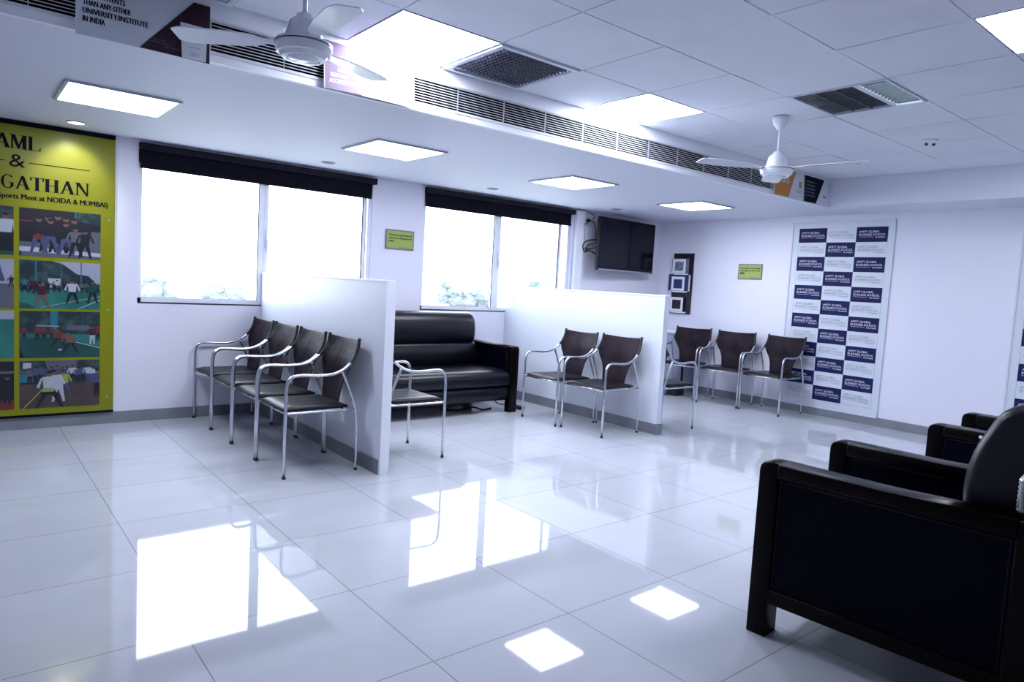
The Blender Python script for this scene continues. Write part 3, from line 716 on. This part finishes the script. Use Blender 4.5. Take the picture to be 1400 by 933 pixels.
# ------------------------------------------------------------------ checkered name boards
def checker(ya, yb, label, inset_a=.085, inset_b=.075):
    t = thing('backdrop_board', label, 'board', (0, 0, 0), group='checkered name boards on the far wall')
    X = FXW
    b = NB()
    z0, z1 = .082, 2.213; w_ = .014
    for a in ((yb, ya, z1 - w_, z1), (yb, ya, z0, z0 + w_), (ya - w_, ya, z0, z1), (yb, yb + w_, z0, z1)): bx(b, X - .014, X - .0005, a[0], a[1], a[2], a[3])
    obj('frame', b, 'board', t, bevel=.002)
    b = NB(); bx(b, X - .006, X - .0005, yb + w_, ya - w_, z0 + w_, z1 - w_); obj('board', b, 'board', t)
    P0 = on_x(X - .006); P1 = lambda a, c, o=0: P0(a, c, o + .0010)
    cy0, cy1 = ya - inset_a, yb + inset_b; cz1, cz0 = 2.141, .178
    cw = (cy0 - cy1) / 3; ch = (cz1 - cz0) / 12
    dk = NB(); tx = NB(); tg = NB()
    for r in range(12):
        for c in range(3):
            a0 = -cy0 + cw * c; zz = cz1 - ch * (r + 1); dark = (r + c) % 2 == 0
            if dark: rect(dk, P0, a0, a0 + cw, zz, zz + ch)
            q = tx if dark else tg
            text(q, 'AMITY GLOBAL', P1, a0 + .03, a0 + cw * .74, zz + ch * .62, zz + ch * .76)
            text(q, 'BUSINESS SCHOOL', P1, a0 + .03, a0 + cw * .93, zz + ch * .42, zz + ch * .56)
            rect(q, P1, a0 + .03, a0 + cw * .55, zz + ch * .335, zz + ch * .35)
            text(q, 'MUMBAI', P1, a0 + cw * .62, a0 + cw * .92, zz + ch * .27, zz + ch * .36)
    for c in range(4): rect(tg, P0, -cy0 + cw * c - .001, -cy0 + cw * c + .001, cz0, cz1)
    rect(tg, P0, -cy0, -cy1, cz0 - .001, cz0 + .001)
    obj('navy_cells', dk, 'navy', t); obj('white_lettering', tx, 'pw', t); obj('grey_lettering', tg, 'pg', t)
checker(4.300, 3.150, 'navy and white checkered name board on the far wall, fully in view')
checker(2.030, .880, 'second checkered name board, cut off at the right edge of the photo')

# ------------------------------------------------------------------ low partitions
def partition(x0, x1, y0, label, wrap):
    t = thing('low_partition', label, 'partition', (0, 0, 0), group='white half-height partitions')
    H = 1.282
    b = NB(); bx(b, x0 + .004, x1 - .004, y0 + .004, WY - .0005, .0, H - .012); obj('panel', b, 'part', t, bevel=.002)
    b = NB(); bx(b, x0, x1, y0, WY - .0005, H - .014, H); obj('cap', b, 'white', t, bevel=.002)
    ys = y0 + (.0 if wrap else .03)
    b = NB(); bx(b, x0 - .006, x0 + .006, ys, WY - .0125, 0, .098)
    bx(b, x1 - .006, x1 + .006, ys, WY - .0125, 0, .098)
    if wrap: bx(b, x0 - .006, x1 + .006, y0 - .008, y0 + .006, 0, .098)
    obj('skirting', b, 'skirt', t, bevel=.001)
    if not wrap:
        b = NB(); bx(b, x0 - .001, x1 + .001, y0 - .002, y0 + .004, .0, H - .012); obj('end_panel', b, 'white', t, bevel=.001)
partition(2.160, 2.226, 3.938, 'white low partition standing behind the row of four chairs', False)
partition(4.985, 5.060, 3.945, 'white low partition standing behind the pair of chairs, right of the sofa', True)

# ------------------------------------------------------------------ metal arm chairs (front = local -Y)
def make_chair(label):
    t = thing('visitor_chair', label, 'chair')
    for s in (-1, 1):
        x = .25 * s
        pts = [(x, -.250, .010), (x, -.250, .30), (x, -.250, .545)] + smooth_path([(x, -.248, .57), (x, -.238, .618), (x, -.205, .647), (x, -.15, .653), (x, -.03, .647), (x, .06, .655), (x * .995, .13, .683), (x * .97, .185, .725)], 5)
        b = NB(); tube(b, pts, .0105, 10); leg = obj('front_leg_and_arm', b, 'chrome', t)
        b = NB(); tube(b, [(x, -.25, 0), (x, -.25, .014)], .0125, 10); obj('foot_cap', b, 'foot', leg)
        pts = smooth_path([(x * .985, .120, .672), (x * .99, .150, .61), (x * .995, .195, .50), (x, .222, .42), (x, .238, .30), (x, .240, .15), (x, .240, .008)], 4)
        b = NB(); tube(b, pts, .0095, 10); leg = obj('rear_leg', b, 'chrome', t)
        b = NB(); tube(b, [(x, .24, 0), (x, .24, .012)], .0115, 10); obj('foot_cap', b, 'foot', leg)
        b = NB(); tube(b, smooth_path([(x * .97, .180, .722), (x * .95, .212, .765), (x * .925, .235, .82), (x * .915, .245, .885)], 4), .0115, 10); obj('back_upright', b, 'sleeve', t)
    b = NB()
    for s in (-1, 1): tube(b, [(.25 * s, -.25, .412), (.243 * s, -.22, .412), (.235 * s, .15, .412), (.25 * s, .222, .418)], .008, 8)
    tube(b, [(-.24, -.235, .412), (.24, -.235, .412)], .008, 8); tube(b, [(-.235, .155, .412), (.235, .155, .412)], .008, 8)
    obj('seat_rail', b, 'chrome', t)
    b = NB()   # seat pad, gently dished, thin with rounded rim
    nx, ny = 10, 10; top = []; bot = []
    for j_ in range(ny + 1):
        v = j_ / ny; r1 = []; r2 = []
        for i_ in range(nx + 1):
            u = i_ / nx * 2 - 1
            wd = .236 - .012 * v; x = u * wd; y = -.245 + v * .425
            e = max(abs(u), abs(v * 2 - 1)); dz = -.012 * max(0, (e - .85) / .15) ** 2
            z = .452 - .006 * (1 - u * u) * (1 - (2 * v - 1) ** 2) + dz - .008 * max(0, (.12 - v) / .12) ** 2
            r1.append(b.verts.new((x, y, z))); r2.append(b.verts.new((x * .985, y, .424)))
        top.append(r1); bot.append(r2)
    for j_ in range(ny):
        for i_ in range(nx):
            b.faces.new((top[j_][i_], top[j_][i_ + 1], top[j_ + 1][i_ + 1], top[j_ + 1][i_])); b.faces.new((bot[j_][i_], bot[j_ + 1][i_], bot[j_ + 1][i_ + 1], bot[j_][i_ + 1]))
    for i_ in range(nx):
        b.faces.new((top[0][i_], bot[0][i_], bot[0][i_ + 1], top[0][i_ + 1])); b.faces.new((top[ny][i_], top[ny][i_ + 1], bot[ny][i_ + 1], bot[ny][i_]))
    for j_ in range(ny):
        b.faces.new((top[j_][0], top[j_ + 1][0], bot[j_ + 1][0], bot[j_][0])); b.faces.new((top[j_][nx], bot[j_][nx], bot[j_ + 1][nx], top[j_ + 1][nx]))
    o = obj('seat', b, 'seatpad', t, smooth=True)
    b = NB()   # sling back
    rowsb = [(.425, .150, .138), (.50, .160, .142), (.56, .168, .152), (.61, .175, .170), (.65, .180, .198), (.69, .186, .230), (.725, .192, .238), (.77, .208, .236), (.82, .230, .231), (.878, .243, .229)]
    G = []
    for z, y, hw in rowsb:
        G.append([b.verts.new((u * hw, y + .030 * (1 - u * u) * min(1, (z - .4) / .2), z - (.012 * (1 - u * u) if z > .87 else 0))) for u in [q / 6 - 1 for q in range(13)]])
    for a, c in zip(G, G[1:]):
        for k in range(12): b.faces.new((a[k], a[k + 1], c[k + 1], c[k]))
    o = obj('backrest', b, 'sling', t, smooth=True)
    md = o.modifiers.new('thick', 'SOLIDIFY'); md.thickness = .008; md.offset = 0
    md = o.modifiers.new('sub', 'SUBSURF'); md.levels = 1; md.render_levels = 1
    return t
ch0 = make_chair('metal arm chair nearest the camera in the row against the left partition')
ch0.location = (1.848, 4.387, 0); ch0.rotation_euler = (0, 0, -PI / 2); ch0['group'] = 'arm chairs along the left partition'
for k, (y, lab) in enumerate(((4.917, 'second metal arm chair from the camera in the row against the left partition'), (5.447, 'third metal arm chair from the camera in the row against the left partition'), (5.972, 'metal arm chair nearest the window wall in the row against the left partition'))):
    dup(ch0, lab, (1.848, y, 0), -PI / 2, 'arm chairs along the left partition')
dup(ch0, 'metal arm chair half hidden behind the left partition, in front of the sofa', (2.535, 4.392, 0), PI / 2, 'arm chairs by the sofa')
dup(ch0, 'metal arm chair nearer the camera of the pair against the middle partition', (4.650, 4.335, 0), -PI / 2 + .04, 'arm chairs against the middle partition')
dup(ch0, 'metal arm chair nearer the sofa of the pair against the middle partition', (4.615, 4.862, 0), -PI / 2 - .03, 'arm chairs against the middle partition')
dup(ch0, 'metal arm chair mostly hidden behind the middle partition, facing the far wall', (5.325, 4.225, 0), PI / 2, 'arm chairs by the far wall')
dup(ch0, 'metal arm chair beside the checkered board at the far wall', (7.375, 4.205, 0), -PI / 2, 'arm chairs by the far wall')
dup(ch0, 'metal arm chair in the middle of the three at the far wall', (7.31, 4.775, 0), -PI / 2 + .20, 'arm chairs by the far wall')
dup(ch0, 'metal arm chair in the far corner in front of the grey counter', (7.25, 5.36, 0), -PI / 2 + .25, 'arm chairs by the far wall')

# ------------------------------------------------------------------ leather seats (front = local -Y)
def arm_frame(bm, x0, x1, D, H):
    """ring-shaped wooden arm: front post, top rail, rear post, bottom rail"""
    pw = .075
    rr = .035
    out = [(-D / 2, 0), (-D / 2, H - rr)] + [(-D / 2 + rr - rr * math.cos(a), H - rr + rr * math.sin(a)) for a in (PI / 6, PI / 3)] + [(-D / 2 + rr, H), (0, H - .006), (D / 2 - rr, H + .012), (D / 2, H - .01), (D / 2, 0)]
    # front post
    ext_x(bm, [(-D / 2, 0), (-D / 2, H - rr), (-D / 2 + .004, H - .016), (-D / 2 + .014, H - .005), (-D / 2 + rr, H), (-D / 2 + pw, H), (-D / 2 + pw, 0)], x0, x1, .006, 2)
    # rear post
    ext_x(bm, [(D / 2 - pw, 0), (D / 2 - pw, H), (D / 2, H), (D / 2, 0)], x0, x1, .006, 2)
    # top rail
    ext_x(bm, [(-D / 2 + pw - .002, H - .055), (-D / 2 + pw - .002, H), (0, H - .008), (D / 2 - pw, H + .004), (D / 2 - pw + .002, H - .055)], x0 - .004, x1 + .004, .006, 2)
    ext_x(bm, [(-D / 2 + pw - .002, .135), (-D / 2 + pw - .002, .19), (D / 2 - pw + .002, .19), (D / 2 - pw + .002, .135)], x0, x1, .004, 2)
def make_seat(name, label, cat, Wd, D, H, n, backH, lobes):
    t = thing(name, label, cat)
    aw = .10
    for s in (-1, 1):
        x0, x1 = (s * Wd / 2, s * (Wd / 2 - aw)); x0, x1 = min(x0, x1), max(x0, x1)
        b = NB(); arm_frame(b, x0, x1, D, H); arm = obj('armrest', b, 'wood', t)
        b = NB(); bx(b, x0 + .012, x1 - .012, -D / 2 + .070, D / 2 - .07, .18, H - .05); obj('arm_panel', b, 'leather_in', arm, bevel=.004)
        b = NB()
        for xs in (x0 + .010, x1 - .010):
            y0_, y1_, z0_, z1_ = -D / 2 + .085, D / 2 - .085, .20, H - .066
            tube(b, [(xs, y0_, z0_), (xs, y0_, z1_), (xs, y1_, z1_), (xs, y1_, z0_)], .004, 6)
        obj('piping', b, 'piping', arm)
    xi = Wd / 2 - aw - .002
    b = NB(); ext_x(b, [(-D / 2 + .02, .13), (-D / 2 + .012, .20), (-D / 2 + .02, .265), (D / 2 - .12, .265), (D / 2 - .12, .13)], -xi, xi, .012, 3); obj('apron', b, 'leather', t)
    fr = -D / 2 + .0
    for k in range(n):
        a0 = -xi + 2 * xi * k / n + .002; a1 = -xi + 2 * xi * (k + 1) / n - .002
        prof = [(fr + .03, .268), (fr + .002, .29), (fr - .008, .33), (fr + .0, .38), (fr + .03, .415), (fr + .08, .432), (fr + .22, .437), (D / 2 - .30, .425), (D / 2 - .20, .42), (D / 2 - .20, .268)]
        b = NB(); cushion_x(b, [(p.y, p.z) for p in smooth_path([(0, a, c) for a, c in prof], 2)], a0, a1, .022); obj('seat_cushion', b, 'leather', t)
    if lobes == 2:
        lo = [(D/2-.235, .42), (D/2-.265, .47), (D/2-.272, .54), (D/2-.255, .615), (D/2-.225, .655), (D/2-.06, .67), (D/2-.02, .42)]
        up = [(D/2-.215, .655), (D/2-.245, .69), (D/2-.252, .78), (D/2-.236, .88), (D/2-.20, .945), (D/2-.15, .975), (D/2-.09, .972), (D/2-.04, .93), (D/2-.015, .80), (D/2-.01, .64)]
    else:
        E_ = D / 2 - .05
        lo = [(E_-.20, .42), (E_-.235, .47), (E_-.245, .54), (E_-.235, .60), (E_-.20, .63), (E_-.06, .64), (E_-.02, .42)]
        up = [(E_-.175, .625), (E_-.200, .66), (E_-.203, .74), (E_-.185, .84), (E_-.150, .925), (E_-.115, .985), (E_-.05, 1.02), (E_+.02, 1.02), (E_+.055, .96), (E_+.04, .80), (E_-.005, .62)]
    up = [(p.y, p.z) for p in smooth_path([(0, a, c) for a, c in up], 3)]; lo = [(p.y, p.z) for p in smooth_path([(0, a, c) for a, c in lo], 3)]
    b = NB(); cushion_x(b, lo, -xi, xi, .03); obj('lower_back_cushion', b, 'leather', t)
    b = NB(); cushion_x(b, up, -xi + .002, xi - .002, .075 if lobes == 2 else .05); obj('upper_back_cushion', b, 'leather', t)
    b = NB(); ext_x(b, [(D/2-.13, .14), (D/2-.06, .66), (D/2-.012, .90 if lobes == 2 else .80), (D/2, .90 if lobes == 2 else .80), (D/2-.0, .14)], -xi, xi, .01, 2); obj('back_panel', b, 'leather', t)
    return t
sofa = make_seat('leather_sofa', 'black leather three-seat sofa with dark wood arms under the second window', 'sofa', 2.06, .84, .675, 1, .98, 2)
sofa.location = (3.44, 5.755, 0)
arm1 = make_seat('leather_armchair', 'black leather armchair nearest the camera at the right edge', 'armchair', .765, .89, .68, 1, 1.0, 1)
# front-left floor corner of the near arm at (2.41,1.385)
TH = PI + .075
def place_arm(o, cx, cy):
    # corner = local (+W/2, -D/2)
    v = Matrix.Rotation(TH, 3, 'Z') @ Vector((.3825, -.445, 0)); o.location = (cx - v.x, cy - v.y, 0); o.rotation_euler = (0, 0, TH)
place_arm(arm1, 2.405, 1.392); arm1['group'] = 'armchairs in the right foreground'
arm2 = dup(arm1, 'black leather armchair farther away, behind the nearest armchair', (0, 0, 0), TH, 'armchairs in the right foreground')
place_arm(arm2, 4.075, 1.40)
b = NB(); tube(b, [(.3875, -.20, .655), (.394, -.20, .655)], .009, 12); cap = obj('screw_cap', b, 'white', arm2); cap['label'] = 'small white screw cap'

# ribbed water bottle on the near armrest
t = thing('water_bottle', 'clear ribbed plastic water bottle on the nearest armrest', 'bottle', (2.525, .572, .694))
b = NB(); prof = [(.028, 0.0), (.032, .004)]
for k in range(6): prof += [(.033, .010 + k * .014), (.0295, .017 + k * .014)]
prof += [(.033, .094), (.030, .106), (.020, .120), (.013, .128), (.012, .134)]
lathe(b, prof, seg=28); obj('bottle_body', b, 'pet', t)
b = NB(); lathe(b, [(.014, .131), (.015, .133), (.015, .148), (.013, .150)], seg=20); obj('cap', b, 'blue', t)

# ------------------------------------------------------------------ television and wiring
t = thing('wall_television', 'black flat television mounted high on the window wall corner', 'television', (0, 0, 0))
pL, pR = Vector((6.24, 6.03, 0)), Vector((7.40, 6.11, 0)); d = (pR - pL); wd = d.length; d.normalize(); ang = math.atan2(d.y, d.x)
t.location = (pL.x, pL.y, 1.545); t.rotation_euler = (0, 0, ang)
b = NB(); bx(b, 0, wd, 0, .045, .0, .665); obj('casing', b, 'tv', t, bevel=.006)
b = NB(); bx(b, .022, wd - .022, -.0015, .002, .055, .645); obj('screen', b, 'screen', t)
b = NB(); bx(b, .02, wd - .02, -.006, .01, .0, .020); obj('lower_trim', b, 'silver', t, bevel=.003)
b = NB(); bx(b, .35, .85, .045, .10, .15, .5); bx(b, .5, .7, .10, .13, .2, .45); obj('wall_bracket', b, 'tv', t)
t = thing('power_plug', 'black power plug with cord in the wall left of the television', 'plug', (6.24, WY - .001, 2.16))
b = NB(); tube(b, [(0, 0, 0), (0, -.04, 0)], .022, 14); obj('plug', b, 'cable', t)
b = NB(); tube(b, smooth_path([(0, -.035, 0), (.06, -.045, -.01), (.12, -.04, -.09), (.14, -.035, -.22), (.13, -.09, -.32), (.10, -.10, -.45)], 6), .006, 8); obj('cord', b, 'cable', t)
t = thing('cable_bundle', 'loop of dark cables hanging at the left side of the television', 'cable', (6.24, WY - .03, 1.86))
b = NB(); tube(b, smooth_path([(.14, -.12, .07), (-.02, -.04, .05), (-.10, -.02, -.02), (-.06, -.03, -.10), (.02, -.04, -.05), (-.06, -.03, -.06), (.1, -.1, -.12)], 6), .008, 8)
tube(b, smooth_path([(.14, -.12, .02), (.0, -.03, .0), (-.04, -.02, -.08), (.08, -.09, -.03)], 6), .006, 8); obj('cables', b, 'cable', t)
b = NB(); tube(b, smooth_path([(5.99, WY - .064, 2.270), (6.08, WY - .064, 2.272), (6.165, WY - .064, 2.270), (6.25, WY - .02, 2.262), (6.36, WY - .012, 2.232), (6.33, WY - .012, 2.19)], 6), .005, 8)
tag(obj('cable', b, 'cable'), 'thin dark cable running along the ceiling edge beside the blind', 'cable')
b = NB(); tube(b, smooth_path([(6.17, WY - .012, 2.09), (6.20, WY - .012, 2.115), (6.24, WY - .012, 2.12)], 5), .005, 8)
tag(obj('cable', b, 'cable'), 'short dark cable end on the wall below the power plug', 'cable')
t = thing('cable_trunking', 'white vertical boxed pipe casing at the right side of the second window', 'trunking', (0, 0, 0))
b = NB(); bx(b, 6.02, 6.15, WY - .05, WY - .0005, .094, SZ - .001); obj('casing', b, 'white', t, bevel=.004)
t = thing('wall_conduit', 'slim white conduit box on the wall left of the television', 'conduit', (0, 0, 0))
b = NB(); bx(b, 6.20, 6.33, WY - .02, WY - .0005, 1.785, 2.09); obj('casing', b, 'white', t, bevel=.004)
b = NB(); bx(b, 6.19, 6.34, WY - .026, WY - .0005, 1.755, 1.785); obj('end_cap', b, 'white', t, bevel=.003)

# ------------------------------------------------------------------ brochure rack on the far wall
t = thing('brochure_rack', 'tall dark brochure rack with three holders on the far wall', 'rack', (FX, 5.86, 1.03))
b = NB(); bx(b, -.018, -.0005, -.165, .165, 0, .825); obj('back_board', b, 'rack', t, bevel=.002)
for z in (.035, .315, .555):
    b = NB(); y0_, y1_ = -.07, .145
    for a in ((y0_, y1_, z, z + .03), (y0_, y1_, z + .155, z + .19), (y0_, y0_ + .035, z + .03, z + .155), (y1_ - .035, y1_, z + .03, z + .155)): bx(b, -.058, -.052, *a)
    bx(b, -.055, -.018, y0_ - .03, y1_ - .02, z - .022, z - .004)
    h_ = obj('holder', b, 'white', t, bevel=.002)
t2 = thing('brochure', 'open blue brochure standing in the middle holder of the rack', 'brochure', (FX - .045, 5.86, 1.03 + .312))
b = NB(); bx(b, -.006, .0, -.13, .20, .005, .225); obj('cover', b, 'blue', t2)
b = NB(); bx(b, -.001, .002, -.155, -.11, .0, .22); obj('pages', b, 'board', t2)
t2 = thing('brochure', 'grey brochure standing in the top holder of the rack', 'brochure', (FX - .045, 5.86, 1.03 + .553))
b = NB(); bx(b, -.006, .0, -.12, .16, .01, .20); obj('cover', b, mat('brochure_grey', (.12, .13, .19), .4, noise=(40, (.3, .32, .4), .5, .6)), t2)
t2 = thing('brochure', 'black brochure standing in the bottom holder of the rack', 'brochure', (FX - .045, 5.86, 1.03 + .04))
b = NB(); bx(b, -.006, .0, -.05, .12, .01, .17); obj('cover', b, 'sleeve', t2)

# counter in the far corner
t = thing('corner_counter', 'grey counter with a white top in the far corner', 'counter', (0, 0, 0))
b = NB(); bx(b, 7.46, FX - .012, 5.545, 6.24, .775, .815); obj('countertop', b, 'white', t, bevel=.004)
b = NB(); bx(b, 7.49, 7.51, 5.56, 6.22, .15, .775); obj('front_panel', b, 'desk', t)
b = NB(); bx(b, 7.49, FX - .012, 5.56, 5.58, .0, .775); obj('side_panel', b, 'desk', t)
b = NB(); bx(b, 7.49, FX - .012, 6.20, 6.22, .0, .775); obj('side_panel', b, 'desk', t)
b = NB(); bx(b, 7.13, 7.30, 5.37, 5.53, 0, .125)
tag(obj('storage_box', b, 'sleeve', bevel=.006), 'small black box on the floor under the corner chair', 'box')
t = thing('waste_bin', 'small blue bin on the floor under the corner chair', 'bin', (7.055, 5.50, 0))
b = NB(); lathe(b, [(.034, 0), (.036, .01), (.045, .11), (.041, .112), (.034, .02)], seg=24); obj('bin_body', b, 'bluebin', t)
b = NB(); lathe(b, [(.042, .108), (.048, .110), (.048, .118), (.042, .118)], seg=24); obj('rim', b, 'bluebin', t)

# power strip and cable by the sofa
t = thing('power_strip', 'black power strip and cord on the floor beside the sofa arm', 'power strip', (4.60, 5.50, 0))
b = NB(); bx(b, -.03, .03, -.11, .11, 0, .04); obj('strip', b, 'cable', t, bevel=.006)
b = NB(); tube(b, smooth_path([(0, .10, .02), (-.03, .25, .008), (.05, .42, .008), (.12, .60, .008)], 6), .006, 8); obj('cord', b, 'cable', t)
b = NB(); tube(b, smooth_path([(3.80, 5.72, .007), (3.95, 5.62, .007), (4.10, 5.60, .03), (4.20, 5.55, .007), (4.33, 5.58, .007)], 6), .008, 8)
tag(obj('cable', b, 'cable'), 'black cable lying on the floor beneath the sofa', 'cable')

# ------------------------------------------------------------------ outside: hazy trees and a block far below the windows
b = NB(); bx(b, -40, 120, 12, 160, -9.2, -9); struct('ground_outside', b, 'ground')
def tree(x, y, top, r, label):
    t = thing('hazy_tree', label, 'tree', (x, y, -9), group='trees outside the windows')
    rr = random.Random(int(x * 10))
    b = NB(); tube(b, [(0, 0, 0), (.1, 0, (top + 9) * .4), (0, .1, (top + 9) * .75)], [.3, .22, .1], 8); obj('trunk', b, 'trunk', t)
    b = NB(); Hh = top + 9
    for k in range(16):
        a = rr.uniform(0, 6.28); q = rr.uniform(0, 1) ** .6; s = r * rr.uniform(.35, .6)
        c = Vector((math.cos(a) * r * .8 * q, math.sin(a) * r * .8 * q, Hh - s - rr.uniform(0, 1) * r * 1.6 * (0.3 + q * .7)))
        if k == 0: c = Vector((0, 0, Hh - s))
        res = bmesh.ops.create_icosphere(b, subdivisions=2, radius=s, matrix=Matrix.Translation(c))
        for v in res['verts']: v.co += (v.co - c) * rr.uniform(-.22, .22)
    obj('foliage', b, 'treem', t, smooth=False)
tree(7.8, 38, .75, 1.0, 'pale hazy tree through the left window, left of its centre')
tree(10.9, 37.4, .6, .9, 'pale hazy tree through the left window, near the meeting frame')
tree(25.6, 38, 1.3, .8, 'pale hazy tree through the left pane of the window behind the sofa')
tree(28.2, 39, 1.0, 1.2, 'pale hazy broad tree next to the frame of the window behind the sofa')
tree(33.6, 38, 1.9, 1.1, 'pale hazy tree through the right pane of the window behind the sofa')
t = thing('hazy_building', 'pale hazy flat-roofed building between the trees outside', 'building', (22.2, 44, -9))
b = NB(); bx(b, -2.2, 2.2, -2, 2, 0, 10.0); obj('walls', b, 'hazeb', t)
b = NB(); bx(b, -2.4, 2.4, -2.2, 2.2, 10.0, 10.25); obj('roof', b, 'hazeb', t)
